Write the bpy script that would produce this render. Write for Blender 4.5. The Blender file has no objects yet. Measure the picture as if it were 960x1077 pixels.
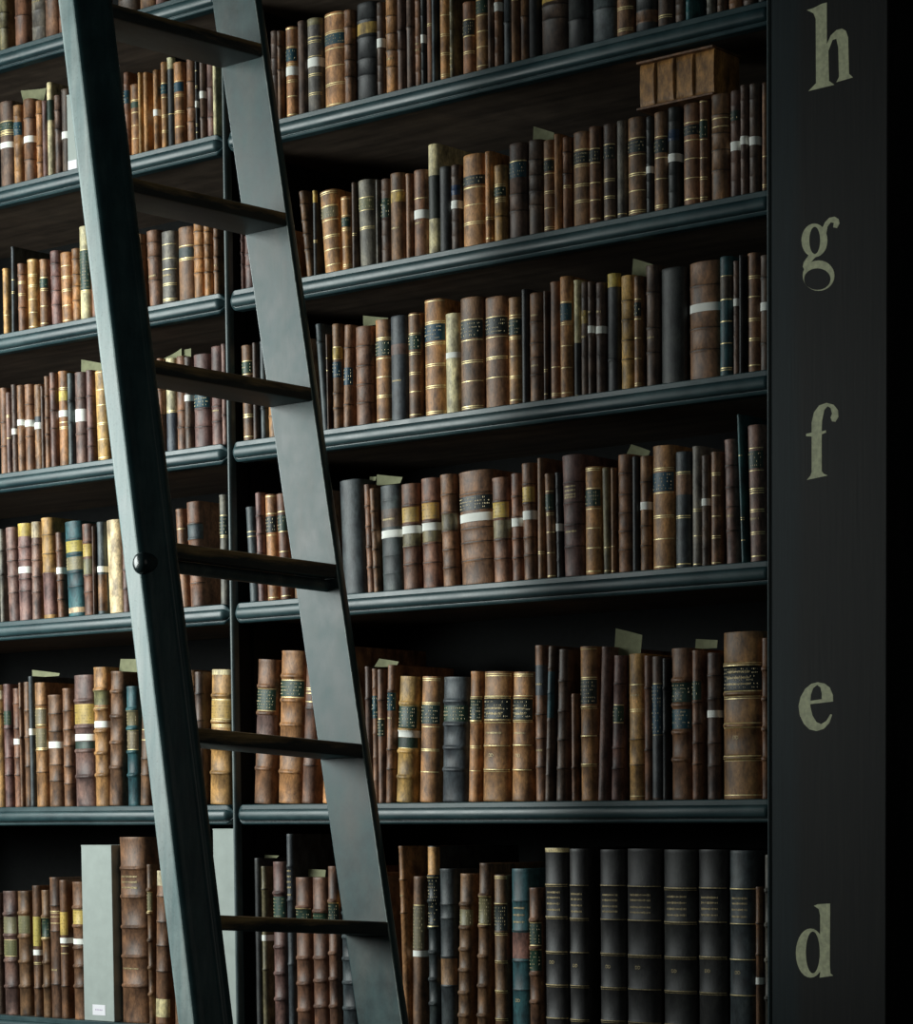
import bpy, bmesh, math, random
from mathutils import Matrix, Vector

sc = bpy.context.scene
COL = sc.collection
rnd = random.Random(7)

# ------------------------------------------------------------------ camera
F_PX, PPX, PPY = 2692.6241, 730.353, 1054.433          # focal length and optical axis (960 x 1077 frame)
YAW, PITCH, ROLL = 0.65286195, 0.06905719, -0.00316773
CAM = Vector((3.81509702, -3.48837281, 1.55607007))
def rot():
    ca, sa = math.cos(YAW), math.sin(YAW); cb, sb = math.cos(PITCH), math.sin(PITCH); cc, sn = math.cos(ROLL), math.sin(ROLL)
    B = Matrix(((1, 0, 0), (0, 0, -1), (0, 1, 0)))
    Ry = Matrix(((ca, 0, sa), (0, 1, 0), (-sa, 0, ca)))
    Rx = Matrix(((1, 0, 0), (0, cb, -sb), (0, sb, cb)))
    Rz = Matrix(((cc, -sn, 0), (sn, cc, 0), (0, 0, 1)))
    return Rz @ Rx @ Ry @ B
R = rot(); RT = R.transposed()
cd = bpy.data.cameras.new('camera'); cam = bpy.data.objects.new('camera', cd); COL.objects.link(cam)
M = (Matrix(((1, 0, 0), (0, -1, 0), (0, 0, -1))) @ R).transposed().to_4x4()
M.translation = CAM
cam.matrix_world = M
cd.sensor_fit = 'HORIZONTAL'; cd.sensor_width = 36.0
cd.lens = 36.0 * F_PX / 960.0
# sensor_fit HORIZONTAL: shift is measured in frame widths
cd.shift_x = -(PPX - 480.0) / 960.0
cd.shift_y = (PPY - 538.5) / 960.0
cd.clip_start = 0.05; cd.clip_end = 60
sc.camera = cam
def at(x, y, Y=0.0):
    """point of the plane Y that stands at photo coordinate x, y (used to measure the place)"""
    r = RT @ Vector(((x - PPX) / F_PX, (y - PPY) / F_PX, 1.0))
    return CAM + r * ((Y - CAM.y) / r.y)

# ------------------------------------------------------------------ light
w = bpy.data.worlds.new('world'); sc.world = w; w.use_nodes = True
w.node_tree.nodes['Background'].inputs['Color'].default_value = (0.42, 0.88, 0.95, 1)
w.node_tree.nodes['Background'].inputs['Strength'].default_value = 0.015
WIN_X, WIN_Y0, WIN_Y1, WIN_Z0, WIN_Z1 = -2.05, -2.75, -1.25, 1.05, 3.35  # assumed window opening in the unseen left wall
ld = bpy.data.lights.new('assumed_left_light', 'AREA'); ld.shape = 'RECTANGLE'  # assumed light from the left: aimed lamp inside the room, not window daylight
ld.size = 1.15; ld.size_y = 1.8; ld.spread = math.radians(104)
ld.energy = 43.0; ld.color = (0.93, 1.0, 0.97)
lo = bpy.data.objects.new('assumed_left_light', ld); COL.objects.link(lo)
lo.location = (-1.6, -1.78, 2.55)
lo.rotation_euler = (Vector((-0.45, 0.0, 2.0)) - lo.location).to_track_quat('-Z', 'Z').to_euler()
fd = bpy.data.lights.new('added_fill_light', 'AREA'); fd.shape = 'RECTANGLE'; fd.size = 2.5; fd.size_y = 2.5  # added weak fill from the right to bring up the tread edges
fd.energy = 4.2; fd.color = (1.0, 0.93, 0.82)
fo = bpy.data.objects.new('added_fill_light', fd); COL.objects.link(fo)
fo.location = (4.2, -2.2, 2.8)
fo.rotation_euler = (Vector((0.4, -0.4, 2.0)) - fo.location).to_track_quat('-Z', 'Z').to_euler()
sc.view_settings.view_transform = 'Standard'; sc.view_settings.look = 'None'
sc.view_settings.exposure = 0.0; sc.view_settings.gamma = 1.0
sc.view_settings.use_curve_mapping = False

# ------------------------------------------------------------------ helpers
def lin(c):
    return tuple((v / 255 / 12.92) if v / 255 <= 0.04045 else ((v / 255 + 0.055) / 1.055) ** 2.4 for v in c)
def link(name, bm, mat, parent=None, col=None, smooth=None):
    me = bpy.data.meshes.new(name)
    bmesh.ops.recalc_face_normals(bm, faces=bm.faces[:])
    bm.to_mesh(me); bm.free()
    o = bpy.data.objects.new(name, me); COL.objects.link(o)
    if mat: me.materials.append(mat)
    if parent is not None: o.parent = parent
    if col: o.color = (*col, 1)
    if smooth is not None:
        me.shade_smooth() if smooth >= 180 else me.set_sharp_from_angle(angle=math.radians(smooth))
        if smooth < 180: 
            for p in me.polygons: p.use_smooth = True
            me.set_sharp_from_angle(angle=math.radians(smooth))
    return o
def empty(name, loc, label, cat, group=None):
    o = bpy.data.objects.new(name, None); COL.objects.link(o); o.location = loc
    o.empty_display_size = 0.05
    tag(o, label, cat, group); return o
def tag(o, label=None, cat=None, group=None, kind=None):
    if label: o['label'] = label
    if cat: o['category'] = cat
    if group: o['group'] = group
    if kind: o['kind'] = kind
    return o
def box(bm, a, b, bevel=0.0):
    x0, y0, z0 = a; x1, y1, z1 = b
    vs = [bm.verts.new(p) for p in ((x0, y0, z0), (x1, y0, z0), (x1, y1, z0), (x0, y1, z0), (x0, y0, z1), (x1, y0, z1), (x1, y1, z1), (x0, y1, z1))]
    fs = [bm.faces.new([vs[i] for i in f]) for f in ((0, 3, 2, 1), (4, 5, 6, 7), (0, 1, 5, 4), (1, 2, 6, 5), (2, 3, 7, 6), (3, 0, 4, 7))]
    if bevel:
        es = list({e for f in fs for e in f.edges})
        bmesh.ops.bevel(bm, geom=es, offset=bevel, segments=2, affect='EDGES', profile=0.5)
    return bm
def loft(bm, rings, caps=True):
    vr = [[bm.verts.new(p) for p in r] for r in rings]
    n = len(vr[0])
    for a, b in zip(vr, vr[1:]):
        for i in range(n):
            bm.faces.new((a[i], a[(i + 1) % n], b[(i + 1) % n], b[i]))
    if caps:
        bm.faces.new(vr[0][::-1]); bm.faces.new(vr[-1])
    return bm
def strip(bm, rows):
    vr = [[bm.verts.new(p) for p in r] for r in rows]
    for a, b in zip(vr, vr[1:]):
        for i in range(len(a) - 1):
            bm.faces.new((a[i], a[i + 1], b[i + 1], b[i]))
    return bm

# ------------------------------------------------------------------ materials
class Nodes:
    def __init__(s, name):
        s.m = bpy.data.materials.new(name); s.m.use_nodes = True
        s.t = s.m.node_tree; s.b = s.t.nodes['Principled BSDF']
    def n(s, typ, **kw):
        nd = s.t.nodes.new(typ)
        for k, v in kw.items():
            if k in nd.inputs.keys() and not hasattr(type(nd), k): nd.inputs[k].default_value = v
            elif hasattr(nd, k): setattr(nd, k, v)
            else: nd.inputs[k].default_value = v
        return nd
    def l(s, a, b): s.t.links.new(a, b)
    def ramp(s, fac, stops):
        r = s.n('ShaderNodeValToRGB'); e = r.color_ramp.elements
        e[0].position, e[0].color = stops[0][0], (*stops[0][1], 1)
        e[1].position, e[1].color = stops[-1][0], (*stops[-1][1], 1)
        for p, c in stops[1:-1]:
            x = e.new(p); x.color = (*c, 1)
        s.l(fac, r.inputs['Fac']); return r.outputs['Color']
    def mix(s, mode, fac, a, b):
        m = s.n('ShaderNodeMix'); m.data_type = 'RGBA'; m.blend_type = mode
        for sock, v in ((m.inputs[0], fac), (m.inputs[6], a), (m.inputs[7], b)):
            if hasattr(v, 'is_linked'): s.l(v, sock)
            else: sock.default_value = v if isinstance(v, float) else (*v, 1)
        return m.outputs[2]
    def coords(s, scale, rand=True):
        tc = s.n('ShaderNodeTexCoord'); mp = s.n('ShaderNodeMapping'); mp.inputs['Scale'].default_value = scale
        s.l(tc.outputs['Object'], mp.inputs['Vector'])
        if rand:
            oi = s.n('ShaderNodeObjectInfo'); mu = s.n('ShaderNodeMath', operation='MULTIPLY'); mu.inputs[1].default_value = 97.0
            s.l(oi.outputs['Random'], mu.inputs[0])
            cb = s.n('ShaderNodeCombineXYZ'); 
            for k in range(3): s.l(mu.outputs[0], cb.inputs[k])
            s.l(cb.outputs[0], mp.inputs['Location'])
        return mp.outputs['Vector']
    def noise(s, vec, scale=1.0, detail=4.0, rough=0.55):
        nz = s.n('ShaderNodeTexNoise'); nz.inputs['Scale'].default_value = scale; nz.inputs['Detail'].default_value = detail
        nz.inputs['Roughness'].default_value = rough; s.l(vec, nz.inputs['Vector']); return nz.outputs['Fac']
    def bump(s, h, strength, dist=0.002):
        b = s.n('ShaderNodeBump'); b.inputs['Strength'].default_value = strength; b.inputs['Distance'].default_value = dist
        s.l(h, b.inputs['Height']); s.l(b.outputs['Normal'], s.b.inputs['Normal'])
    def rough(s, v, spec=0.5):
        s.b.inputs['Roughness'].default_value = v; s.b.inputs['Specular IOR Level'].default_value = spec

def leather(name, wear=0.95, rough=0.5, tone=1.0):
    k = Nodes(name)
    oi = k.n('ShaderNodeObjectInfo')
    v = k.coords((60, 60, 28)); big = k.noise(v, 1.0, 4)
    v2 = k.coords((280, 280, 130)); fine = k.noise(v2, 1.0, 5, 0.65)
    v3 = k.coords((26, 26, 26)); blot = k.noise(v3, 1.0, 3)
    c = oi.outputs['Color']
    c = k.mix('MULTIPLY', wear, c, k.ramp(big, [(0.30, (0.32, 0.30, 0.30)), (0.52, (0.95, 0.93, 0.9)), (0.72, (1.5, 1.45, 1.35))]))
    c = k.mix('MULTIPLY', wear, c, k.ramp(fine, [(0.28, (0.45, 0.43, 0.42)), (0.5, (1, 1, 1)), (0.75, (1.45, 1.42, 1.35))]))
    c = k.mix('MULTIPLY', wear * 0.8, c, k.ramp(blot, [(0.3, (0.5, 0.5, 0.55)), (0.55, (1.0, 1.0, 1.0)), (0.75, (1.22, 1.16, 1.06))]))
    if tone < 1.0: c = k.mix('MULTIPLY', 1.0, c, (tone, tone, tone))
    k.l(c, k.b.inputs['Base Color']); k.rough(rough, 0.35); k.bump(fine, 0.35, 0.001)
    return k.m
def paint(name, base, worn, dark, rough=0.42, spec=0.5, along=(6, 6, 6), amount=0.5):
    k = Nodes(name)
    g = k.noise(k.coords(along, False), 1.0, 6, 0.6); s = k.noise(k.coords((22, 22, 22), False), 1.0, 5, 0.6)
    f = k.noise(k.coords((240, 240, 240), False), 1.0, 3)
    c = k.ramp(g, [(0.32, dark), (0.5, base), (0.7, worn)])
    c = k.mix('MULTIPLY', amount, c, k.ramp(s, [(0.3, (0.6, 0.6, 0.6)), (0.5, (1, 1, 1)), (0.7, (1.4, 1.38, 1.35))]))
    c = k.mix('MULTIPLY', 0.4, c, k.ramp(f, [(0.25, (0.3, 0.3, 0.3)), (0.42, (1, 1, 1)), (0.9, (1.1, 1.1, 1.1))]))
    k.l(c, k.b.inputs['Base Color']); k.rough(rough, spec)
    rr = k.n('ShaderNodeMapRange'); rr.inputs['To Min'].default_value = rough - 0.1; rr.inputs['To Max'].default_value = rough + 0.14
    k.l(s, rr.inputs['Value']); k.l(rr.outputs[0], k.b.inputs['Roughness'])
    k.bump(g, 0.25, 0.002)
    return k.m
def plain(name, col, rough=0.6, spec=0.4, metal=0.0, var=0.2, scale=90):
    k = Nodes(name)
    nz = k.noise(k.coords((scale, scale, scale)), 1.0, 4)
    lo_ = tuple(c * (1 - var) for c in col); hi = tuple(min(1, c * (1 + var)) for c in col)
    k.l(k.ramp(nz, [(0.3, lo_), (0.7, hi)]), k.b.inputs['Base Color']); k.rough(rough, spec); k.b.inputs['Metallic'].default_value = metal
    return k.m

M_LEATHER = leather('old_leather'); M_LABEL = leather('label_leather', 0.35, 0.45)
M_TOOLED = leather('dark_tooled_line', tone=0.30)
M_PAGES = plain('page_paper', (0.30, 0.25, 0.17), 0.9, 0.1, 0, 0.35, 260)
M_TAPE = plain('white_paper', (0.86, 0.86, 0.80), 0.8, 0.2, 0, 0.05)
M_SLIP = plain('old_paper', (0.20, 0.205, 0.12), 0.85, 0.2, 0, 0.15)
M_GILT = plain('gilt', (0.80, 0.62, 0.30), 0.42, 0.5, 0.35, 0.35, 220)
M_GILTDIM = plain('dull_gilt', (0.42, 0.33, 0.17), 0.5, 0.5, 0.3, 0.5, 300)
M_BOX = plain('archival_board', (0.34, 0.38, 0.355), 0.75, 0.25, 0, 0.06, 40)
M_STICKER = plain('white_sticker', (0.78, 0.76, 0.80), 0.7, 0.2, 0, 0.03)
M_INK = plain('violet_ink', (0.42, 0.3, 0.48), 0.7, 0.2)
M_SHELF = paint('teal_grey_paint', (0.018, 0.047, 0.053), (0.038, 0.073, 0.078), (0.008, 0.029, 0.036), 0.40, 0.5, (5, 30, 30))
M_WOOD = paint('brown_wood', (0.095, 0.070, 0.052), (0.13, 0.098, 0.072), (0.06, 0.045, 0.034), 0.6, 0.3, (4, 40, 30))
M_POST = paint('post_paint', (0.055, 0.080, 0.082), (0.12, 0.14, 0.125), (0.03, 0.05, 0.055), 0.42, 0.5, (30, 30, 5))
def pillar_mat():
    k = Nodes('dark_pillar_wood')
    tc = k.n('ShaderNodeTexCoord'); sp = k.n('ShaderNodeSeparateXYZ'); k.l(tc.outputs['Object'], sp.inputs[0])
    g = k.noise(k.coords((220, 60, 7), False), 1.0, 5, 0.65); b = k.noise(k.coords((9, 9, 2.0), False), 1.0, 4)
    wv = k.n('ShaderNodeMath', operation='MULTIPLY_ADD'); wv.inputs[1].default_value = 0.030; k.l(b, wv.inputs[0]); k.l(sp.outputs['X'], wv.inputs[2])
    mr = k.n('ShaderNodeMapRange'); mr.inputs['From Min'].default_value = 1.375; mr.inputs['From Max'].default_value = 1.400; k.l(wv.outputs[0], mr.inputs['Value'])
    teal = k.ramp(g, [(0.3, (0.003, 0.009, 0.0115)), (0.6, (0.006, 0.015, 0.018)), (0.8, (0.010, 0.021, 0.024))])
    brown = k.ramp(g, [(0.3, (0.004, 0.0045, 0.0045)), (0.6, (0.009, 0.009, 0.008)), (0.8, (0.017, 0.015, 0.0125))])
    k.l(k.mix('MIX', mr.outputs[0], teal, brown), k.b.inputs['Base Color']); k.rough(0.6, 0.22); k.bump(g, 0.2, 0.001)
    return k.m
M_PILLAR = pillar_mat()
M_BEAD = paint('teal_bead_paint', (0.03, 0.055, 0.06), (0.06, 0.09, 0.09), (0.02, 0.035, 0.04), 0.4, 0.5, (26, 26, 3))
M_BACK = plain('dark_back_board', (0.006, 0.0068, 0.0068), 0.85, 0.15)
M_RAIL = paint('ladder_paint', (0.030, 0.072, 0.078), (0.060, 0.105, 0.108), (0.016, 0.046, 0.053), 0.30, 0.6, (40, 40, 3.2))
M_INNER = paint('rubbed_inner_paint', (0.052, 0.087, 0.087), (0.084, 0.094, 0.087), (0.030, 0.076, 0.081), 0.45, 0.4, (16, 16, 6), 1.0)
M_OUTER = paint('pale_painted_sheen', (0.40, 0.52, 0.51), (0.56, 0.65, 0.62), (0.25, 0.40, 0.405), 0.42, 0.5, (40, 40, 3.2))  # window sheen on the stile's outer flat, put into the colour as pale paint
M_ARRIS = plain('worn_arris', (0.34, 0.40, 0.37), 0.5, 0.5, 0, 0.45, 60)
M_LETTER = plain('faded_gold_paint', (0.52, 0.53, 0.34), 0.6, 0.3, 0, 0.22, 120)
M_BOLT = plain('bolt_paint', (0.02, 0.035, 0.037), 0.22, 0.6, 0.0, 0.2)
M_FLOOR = paint('floor_boards', (0.07, 0.05, 0.035), (0.10, 0.07, 0.05), (0.045, 0.03, 0.02), 0.45, 0.4, (3, 30, 30))
M_WALL = plain('wall_plaster', (0.10, 0.11, 0.11), 0.8, 0.2, 0, 0.08, 6)
def tread_mat():
    k = Nodes('worn_tread')
    tc = k.n('ShaderNodeTexCoord'); sp = k.n('ShaderNodeSeparateXYZ'); k.l(tc.outputs['Object'], sp.inputs[0])
    nz = k.noise(k.coords((30, 9, 60)), 1.0, 6, 0.7)
    grain = k.noise(k.coords((120, 8, 220)), 1.0, 5)
    # bare worn wood on the upper front edge where feet rub: z above a ragged line, near the front (x)
    a = k.n('ShaderNodeMath', operation='MULTIPLY'); a.inputs[1].default_value = 70.0; k.l(sp.outputs['Z'], a.inputs[0])
    b = k.n('ShaderNodeMath', operation='MULTIPLY_ADD'); b.inputs[1].default_value = 3.0; b.inputs[2].default_value = -0.55; k.l(nz, b.inputs[0])
    c = k.n('ShaderNodeMath', operation='ADD', use_clamp=True); k.l(a.outputs[0], c.inputs[0]); k.l(b.outputs[0], c.inputs[1])
    d = k.n('ShaderNodeMath', operation='MULTIPLY_ADD', use_clamp=True); d.inputs[1].default_value = 60.0; d.inputs[2].default_value = 1.6; k.l(sp.outputs['X'], d.inputs[0])
    e = k.n('ShaderNodeMath', operation='MULTIPLY'); k.l(c.outputs[0], e.inputs[0]); k.l(d.outputs[0], e.inputs[1])
    bare = k.ramp(grain, [(0.3, (0.20, 0.12, 0.05)), (0.6, (0.46, 0.30, 0.13)), (0.8, (0.60, 0.41, 0.19))])
    pt = k.ramp(nz, [(0.3, (0.020, 0.026, 0.026)), (0.7, (0.05, 0.062, 0.060))])
    k.l(k.mix('MIX', e.outputs[0], pt, bare), k.b.inputs['Base Color']); k.rough(0.42, 0.45); k.bump(nz, 0.3, 0.001)
    return k.m
M_TREAD = tread_mat()

# ------------------------------------------------------------------ room
bm = box(bmesh.new(), (-4.0, -6.0, -0.1), (4.5, 0.6, 0.0)); tag(link('floor', bm, M_FLOOR), kind='structure')
bm = box(bmesh.new(), (-2.6, 0.40, 0.0), (4.5, 0.55, 4.2)); tag(link('wall_back', bm, M_WALL), kind='structure')
bm = bmesh.new()
WX0 = WIN_X - 0.40
box(bm, (WX0, -6.0, 0), (WIN_X, WIN_Y0, 4.2)); box(bm, (WX0, WIN_Y1, 0), (WIN_X, 0.40, 4.2))
box(bm, (WX0, WIN_Y0, 0), (WIN_X, WIN_Y1, WIN_Z0)); box(bm, (WX0, WIN_Y0, WIN_Z1), (WIN_X, WIN_Y1, 4.2))
tag(link('wall_left', bm, M_WALL), kind='structure')
win = bpy.data.objects.new('assumed_window_1', None); COL.objects.link(win); win['kind'] = 'structure'  # assumed window, out of view; the lamp stands in front of it
bm = bmesh.new(); wx = WIN_X - 0.22
for a, b in (((WIN_Y0, WIN_Z0), (WIN_Y0 + .06, WIN_Z1)), ((WIN_Y1 - .06, WIN_Z0), (WIN_Y1, WIN_Z1)), ((WIN_Y0, WIN_Z0), (WIN_Y1, WIN_Z0 + .06)), ((WIN_Y0, WIN_Z1 - .06), (WIN_Y1, WIN_Z1)),
             (((WIN_Y0 + WIN_Y1) / 2 - .02, WIN_Z0), ((WIN_Y0 + WIN_Y1) / 2 + .02, WIN_Z1)), ((WIN_Y0, 2.0), (WIN_Y1, 2.04)), ((WIN_Y0, 2.65), (WIN_Y1, 2.69))):
    box(bm, (wx - .03, a[0], a[1]), (wx + .03, b[0], b[1]))
link('assumed_window_frame', bm, M_SHELF, win)
g = Nodes('assumed_window_glass'); g.b.inputs['Transmission Weight'].default_value = 1.0; g.rough(0.02); g.b.inputs['Base Color'].default_value = (0.9, 0.95, 0.95, 1)
link('assumed_window_glass', box(bmesh.new(), (wx - .003, WIN_Y0 + .05, WIN_Z0 + .05), (wx + .003, WIN_Y1 - .05, WIN_Z1 - .05)), g.m, win)

# ------------------------------------------------------------------ bookcase
SH = {'0': 3.185, 'T': 2.905, 'h': 2.600, 'g': 2.3085, 'f': 1.9955, 'e': 1.600, 'd': 1.150}
XL, XD, XP0, XP1 = -1.25, 0.0, 1.312, 1.547
YB = 0.36
case = empty('bookcase', (0, 0, 0), 'tall dark teal painted library bookcase with a lettered end pillar', 'bookcase')
# nosing profile (y, z) seen from the end, front is -y
PROF = [(0.02, 0.0), (0.0015, 0.0), (0.0, -0.0015), (0.0, -0.0095), (0.001, -0.0105)]
for k in range(0, 11):
    a = math.pi * k / 10
    PROF.append((-0.0085 * math.sin(a) ** 0.7 + 0.001, -0.0105 - 0.0105 * (1 - math.cos(a))))
PROF += [(0.004, -0.0322), (0.004, -0.0335), (0.0015, -0.0342), (0.0005, -0.0360), (0.0015, -0.0380), (0.003, -0.0392), (0.02, -0.0392)]
def nosing(name, x0, x1, z, parent):
    bm = bmesh.new(); rings = []
    n = 5; tip = 0.017
    xs = [(x0 + tip * k / n, math.sin(math.pi / 2 * k / n)) for k in range(n)] + [(x0 + tip, 1.0), (x1 - tip, 1.0)] + [(x1 - tip * k / n, math.sin(math.pi / 2 * k / n)) for k in range(n - 1, -1, -1)]
    for x, s in xs:
        s = max(s, 0.04)
        rings.append([(x, 0.006 + (y - 0.006) * s if y < 0.006 else y, z - 0.019 + (zz + 0.019) * (0.35 + 0.65 * s)) for y, zz in PROF])
    loft(bm, rings)
    return link(name, bm, M_SHELF, parent, smooth=35)
for key, z in list(SH.items()) + [('top', 3.50)]:
    for x0, x1 in ((XL, XD - 0.005), (XD + 0.005, XP0 + 0.004)):
        b = box(bmesh.new(), (x0, 0.019, z - 0.030), (x1, YB, z))
        so = link('shelf', b, M_WOOD, case)
        nosing('shelf_nosing', x0 + (0.003 if x0 == XD + 0.005 else 0), x1 - (0.003 if x1 == XD - 0.005 else 0), z, so)
# dividing post: board with a round bead on its front edge
bm = box(bmesh.new(), (XD - 0.0055, 0.008, 0.10), (XD + 0.0055, YB, 3.5), 0.001)
dv = link('divider_post', bm, M_BACK, case)
bm = bmesh.new(); ring = [(XD + 0.0062 * math.cos(t), 0.008 - 0.009 * math.sin(t)) for t in [math.pi * k / 10 for k in range(11)]] + [(XD - 0.0062, 0.014), (XD + 0.0062, 0.014)]
loft(bm, [[(x, y, z) for x, y in ring] for z in (0.1, 3.5)]); link('post_bead', bm, M_POST, dv, smooth=35)
# inner lining of the right bay beside the post, a little step back
bm = box(bmesh.new(), (XD + 0.0055, 0.045, 1.15), (XD + 0.016, YB, 3.48), 0.001); link('post_lining', bm, M_BACK, dv)
# end pillar
bm = box(bmesh.new(), (XP0 + 0.006, -0.012, 0.0), (XP1, YB, 3.55), 0.002)
pil = link('end_pillar', bm, M_PILLAR, case)
bm = bmesh.new(); ring = [(XP0 + 0.003 + 0.004 * math.cos(t), -0.008 - 0.007 * math.sin(t)) for t in [math.pi * k / 8 for k in range(9)]] + [(XP0 - 0.001, 0.35), (XP0 + 0.007, 0.35)]
loft(bm, [[(x, y, z) for x, y in ring] for z in (0.0, 3.55)]); link('pillar_bead', bm, M_BEAD, pil, smooth=35)
link('back_panel', box(bmesh.new(), (XL, YB - 0.012, 0.1), (XP0, YB, 3.5)), M_BACK, case)
link('end_panel', box(bmesh.new(), (XL - 0.02, 0.0, 0.0), (XL, YB, 3.5)), M_PILLAR, case)
link('base_cupboard', box(bmesh.new(), (XL, 0.01, 0.0), (XP0 + 0.004, YB, 1.1), 0.003), M_PILLAR, case)

# painted shelf letters, traced on the pillar face as thin paint
def ell(cx, cy, rx, ry, n=28): return [(cx + rx * math.cos(2 * math.pi * k / n), cy + ry * math.sin(2 * math.pi * k / n)) for k in range(n)]
LET = {
 'h': (790, 0, 0.334, [[[(175,32),(197,25),(222,12),(238,8),(238,140),(250,112),(268,95),(285,90),(298,97),(305,118),(308,232),(320,244),(268,259),(276,243),(274,150),(268,122),(256,126),(243,160),(245,255),(262,267),(180,287),(204,262),(203,60),(196,42)]]]),
 'g': (790, 0, 0.334, [[ell(199,757,41,53), ell(200,757,17,43)], [ell(212,868,50,48), ell(208,879,42,34)],
        [[(182,802),(204,808),(184,830),(190,846),(168,850),(162,840),(165,826)]], [[(222,722),(232,700),(245,686),(262,682),(275,690),(278,703),(270,718),(258,716),(260,702),(250,700),(240,714),(236,736)]]]),
 'f': (790, 380, 0.39, [[[(150,320),(160,308),(163,298),(163,203),(148,202),(148,196),(163,192),(163,165),(169,138),(183,119),(203,112),(222,117),(234,132),(235,150),(227,163),(218,162),(214,152),(218,141),(214,126),(206,121),(197,131),(191,160),(190,189),(201,186),(202,192),(190,197),(190,296),(195,303),(206,308)]]]),
 'e': (790, 700, 0.35, [[[(246,108),(245,88),(236,66),(220,54),(200,50),(180,55),(162,70),(148,95),(142,122),(146,150),(158,175),(175,192),(197,197),(218,190),(235,172),(243,148),(238,146),(226,166),(210,176),(196,170),(184,150),(178,125),(177,116)], [(178,106),(179,88),(186,68),(198,58),(208,66),(212,84),(212,101)]]]),
 'd': (790, 700, 0.35, [[ell(178,864,44,74), ell(185,862,21,63)], [[(188,722),(200,717),(237,715),(236,900),(238,925),(246,932),(205,938),(207,925),(207,750),(203,732)]]]),
}
for ch, (ox, oy, s, pieces) in LET.items():
    bm = bmesh.new()
    for k, loops in enumerate(pieces):
        cu = bpy.data.curves.new('tmp', 'CURVE'); cu.dimensions = '2D'; cu.fill_mode = 'BOTH'; cu.extrude = 0.0001
        for lp in loops:
            sp = cu.splines.new('POLY'); sp.points.add(len(lp) - 1); sp.use_cyclic_u = True
            for q, (x, y) in zip(sp.points, lp):
                p = at(ox + x * s, oy + y * s, -0.012); q.co = (p.x, p.z, 0, 1)
        to = bpy.data.objects.new('tmp', cu); COL.objects.link(to)
        me = bpy.data.meshes.new_from_object(to.evaluated_get(bpy.context.evaluated_depsgraph_get()))
        me.transform(Matrix(((1, 0, 0, 0), (0, 0, -1, -0.0122 + 0.00003 * k), (0, 1, 0, 0), (0, 0, 0, 1))))
        bm.from_mesh(me); bpy.data.objects.remove(to); bpy.data.curves.remove(cu); bpy.data.meshes.remove(me)
    o = link('painted_letter', bm, M_LETTER, pil); o['label'] = 'faded gold letter ' + ch

# ------------------------------------------------------------------ ladder
lad = empty('ladder', (0.75, -0.5, 0), 'worn teal painted wooden library ladder leaning before the bookshelves', 'ladder')
LM = Matrix.Translation((-0.75, 0.5, 0))
def lobj(name, bm, mat, parent=None, smooth=None):
    bm.transform(LM); return link(name, bm, mat, parent or lad, smooth=smooth)
WR = 0.108
# cross-section of a stile: flat inner face, short side, broad chamfer, flat outer face (x from right edge, depth outwards)
def arc_pts(a, b, c, n=4):
    return [tuple((1 - t) ** 2 * a[i] + 2 * t * (1 - t) * b[i] + t * t * c[i] for i in (0, 1)) for t in [k / n for k in range(n + 1)]]
SEC = [(-.0012, 0), (0, -.0012), (0, -.013), (-.0015, -.0145), (-.0015, -.0165), (-.003, -.0185), (-.0055, -.0205), (-.0065, -.0215), (-.0235, -.0395)] + arc_pts((-.0245, -.0405), (-.0325, -.0510), (-.0400, -.0515), 5) + [(-.0410, -.0515), (-.0690, -.0515), (-.0705, -.0515)] + arc_pts((-.0725, -.0510), (-.0755, -.050), (-.078, -.0475), 3) + [(-.079, -.0465), (-.104, -.0215), (-.105, -.0205), (-.108, -.0185), (-.108, -.0012), (-.1068, 0), (-.1055, 0), (-.0025, 0)]
def stile(xr, yi, sgn):
    rings = []
    for k in range(35):
        z = 3.42 * k / 34
        rings.append([(xr(z) + dx, yi(z) + sgn * dy, z) for dx, dy in SEC])
    bm = loft(bmesh.new(), rings); n = len(SEC)
    for f in bm.faces:
        ks = {v.index for v in f.verts}
    bm.verts.index_update()
    for f in bm.faces:
        ks = {v.index % n for v in f.verts}
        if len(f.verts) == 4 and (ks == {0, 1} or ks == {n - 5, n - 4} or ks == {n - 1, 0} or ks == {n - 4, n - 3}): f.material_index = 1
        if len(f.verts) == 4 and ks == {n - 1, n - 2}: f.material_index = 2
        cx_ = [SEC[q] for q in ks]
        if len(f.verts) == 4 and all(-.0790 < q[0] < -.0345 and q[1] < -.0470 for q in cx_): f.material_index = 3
    return bm
NXR = lambda z: 0.96912 - 0.1907 * z
NYI = lambda z: -0.721 + 0.0352 * z
FXR = lambda z: 0.9660 - 0.18357 * z
FYI = lambda z: -0.30
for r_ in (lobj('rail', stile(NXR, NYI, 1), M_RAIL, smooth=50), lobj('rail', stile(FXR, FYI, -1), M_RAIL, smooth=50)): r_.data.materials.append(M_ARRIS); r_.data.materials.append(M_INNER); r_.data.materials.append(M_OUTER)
TR = [(3.225, 3.212), (2.926, 2.919), (2.627, 2.625), (2.320, 2.322), (2.011, 2.019), (1.699, 1.717), (1.392, 1.414), (1.085, 1.11), (0.778, 0.80), (0.471, 0.49), (0.164, 0.18)]
TH = 0.0245
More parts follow.
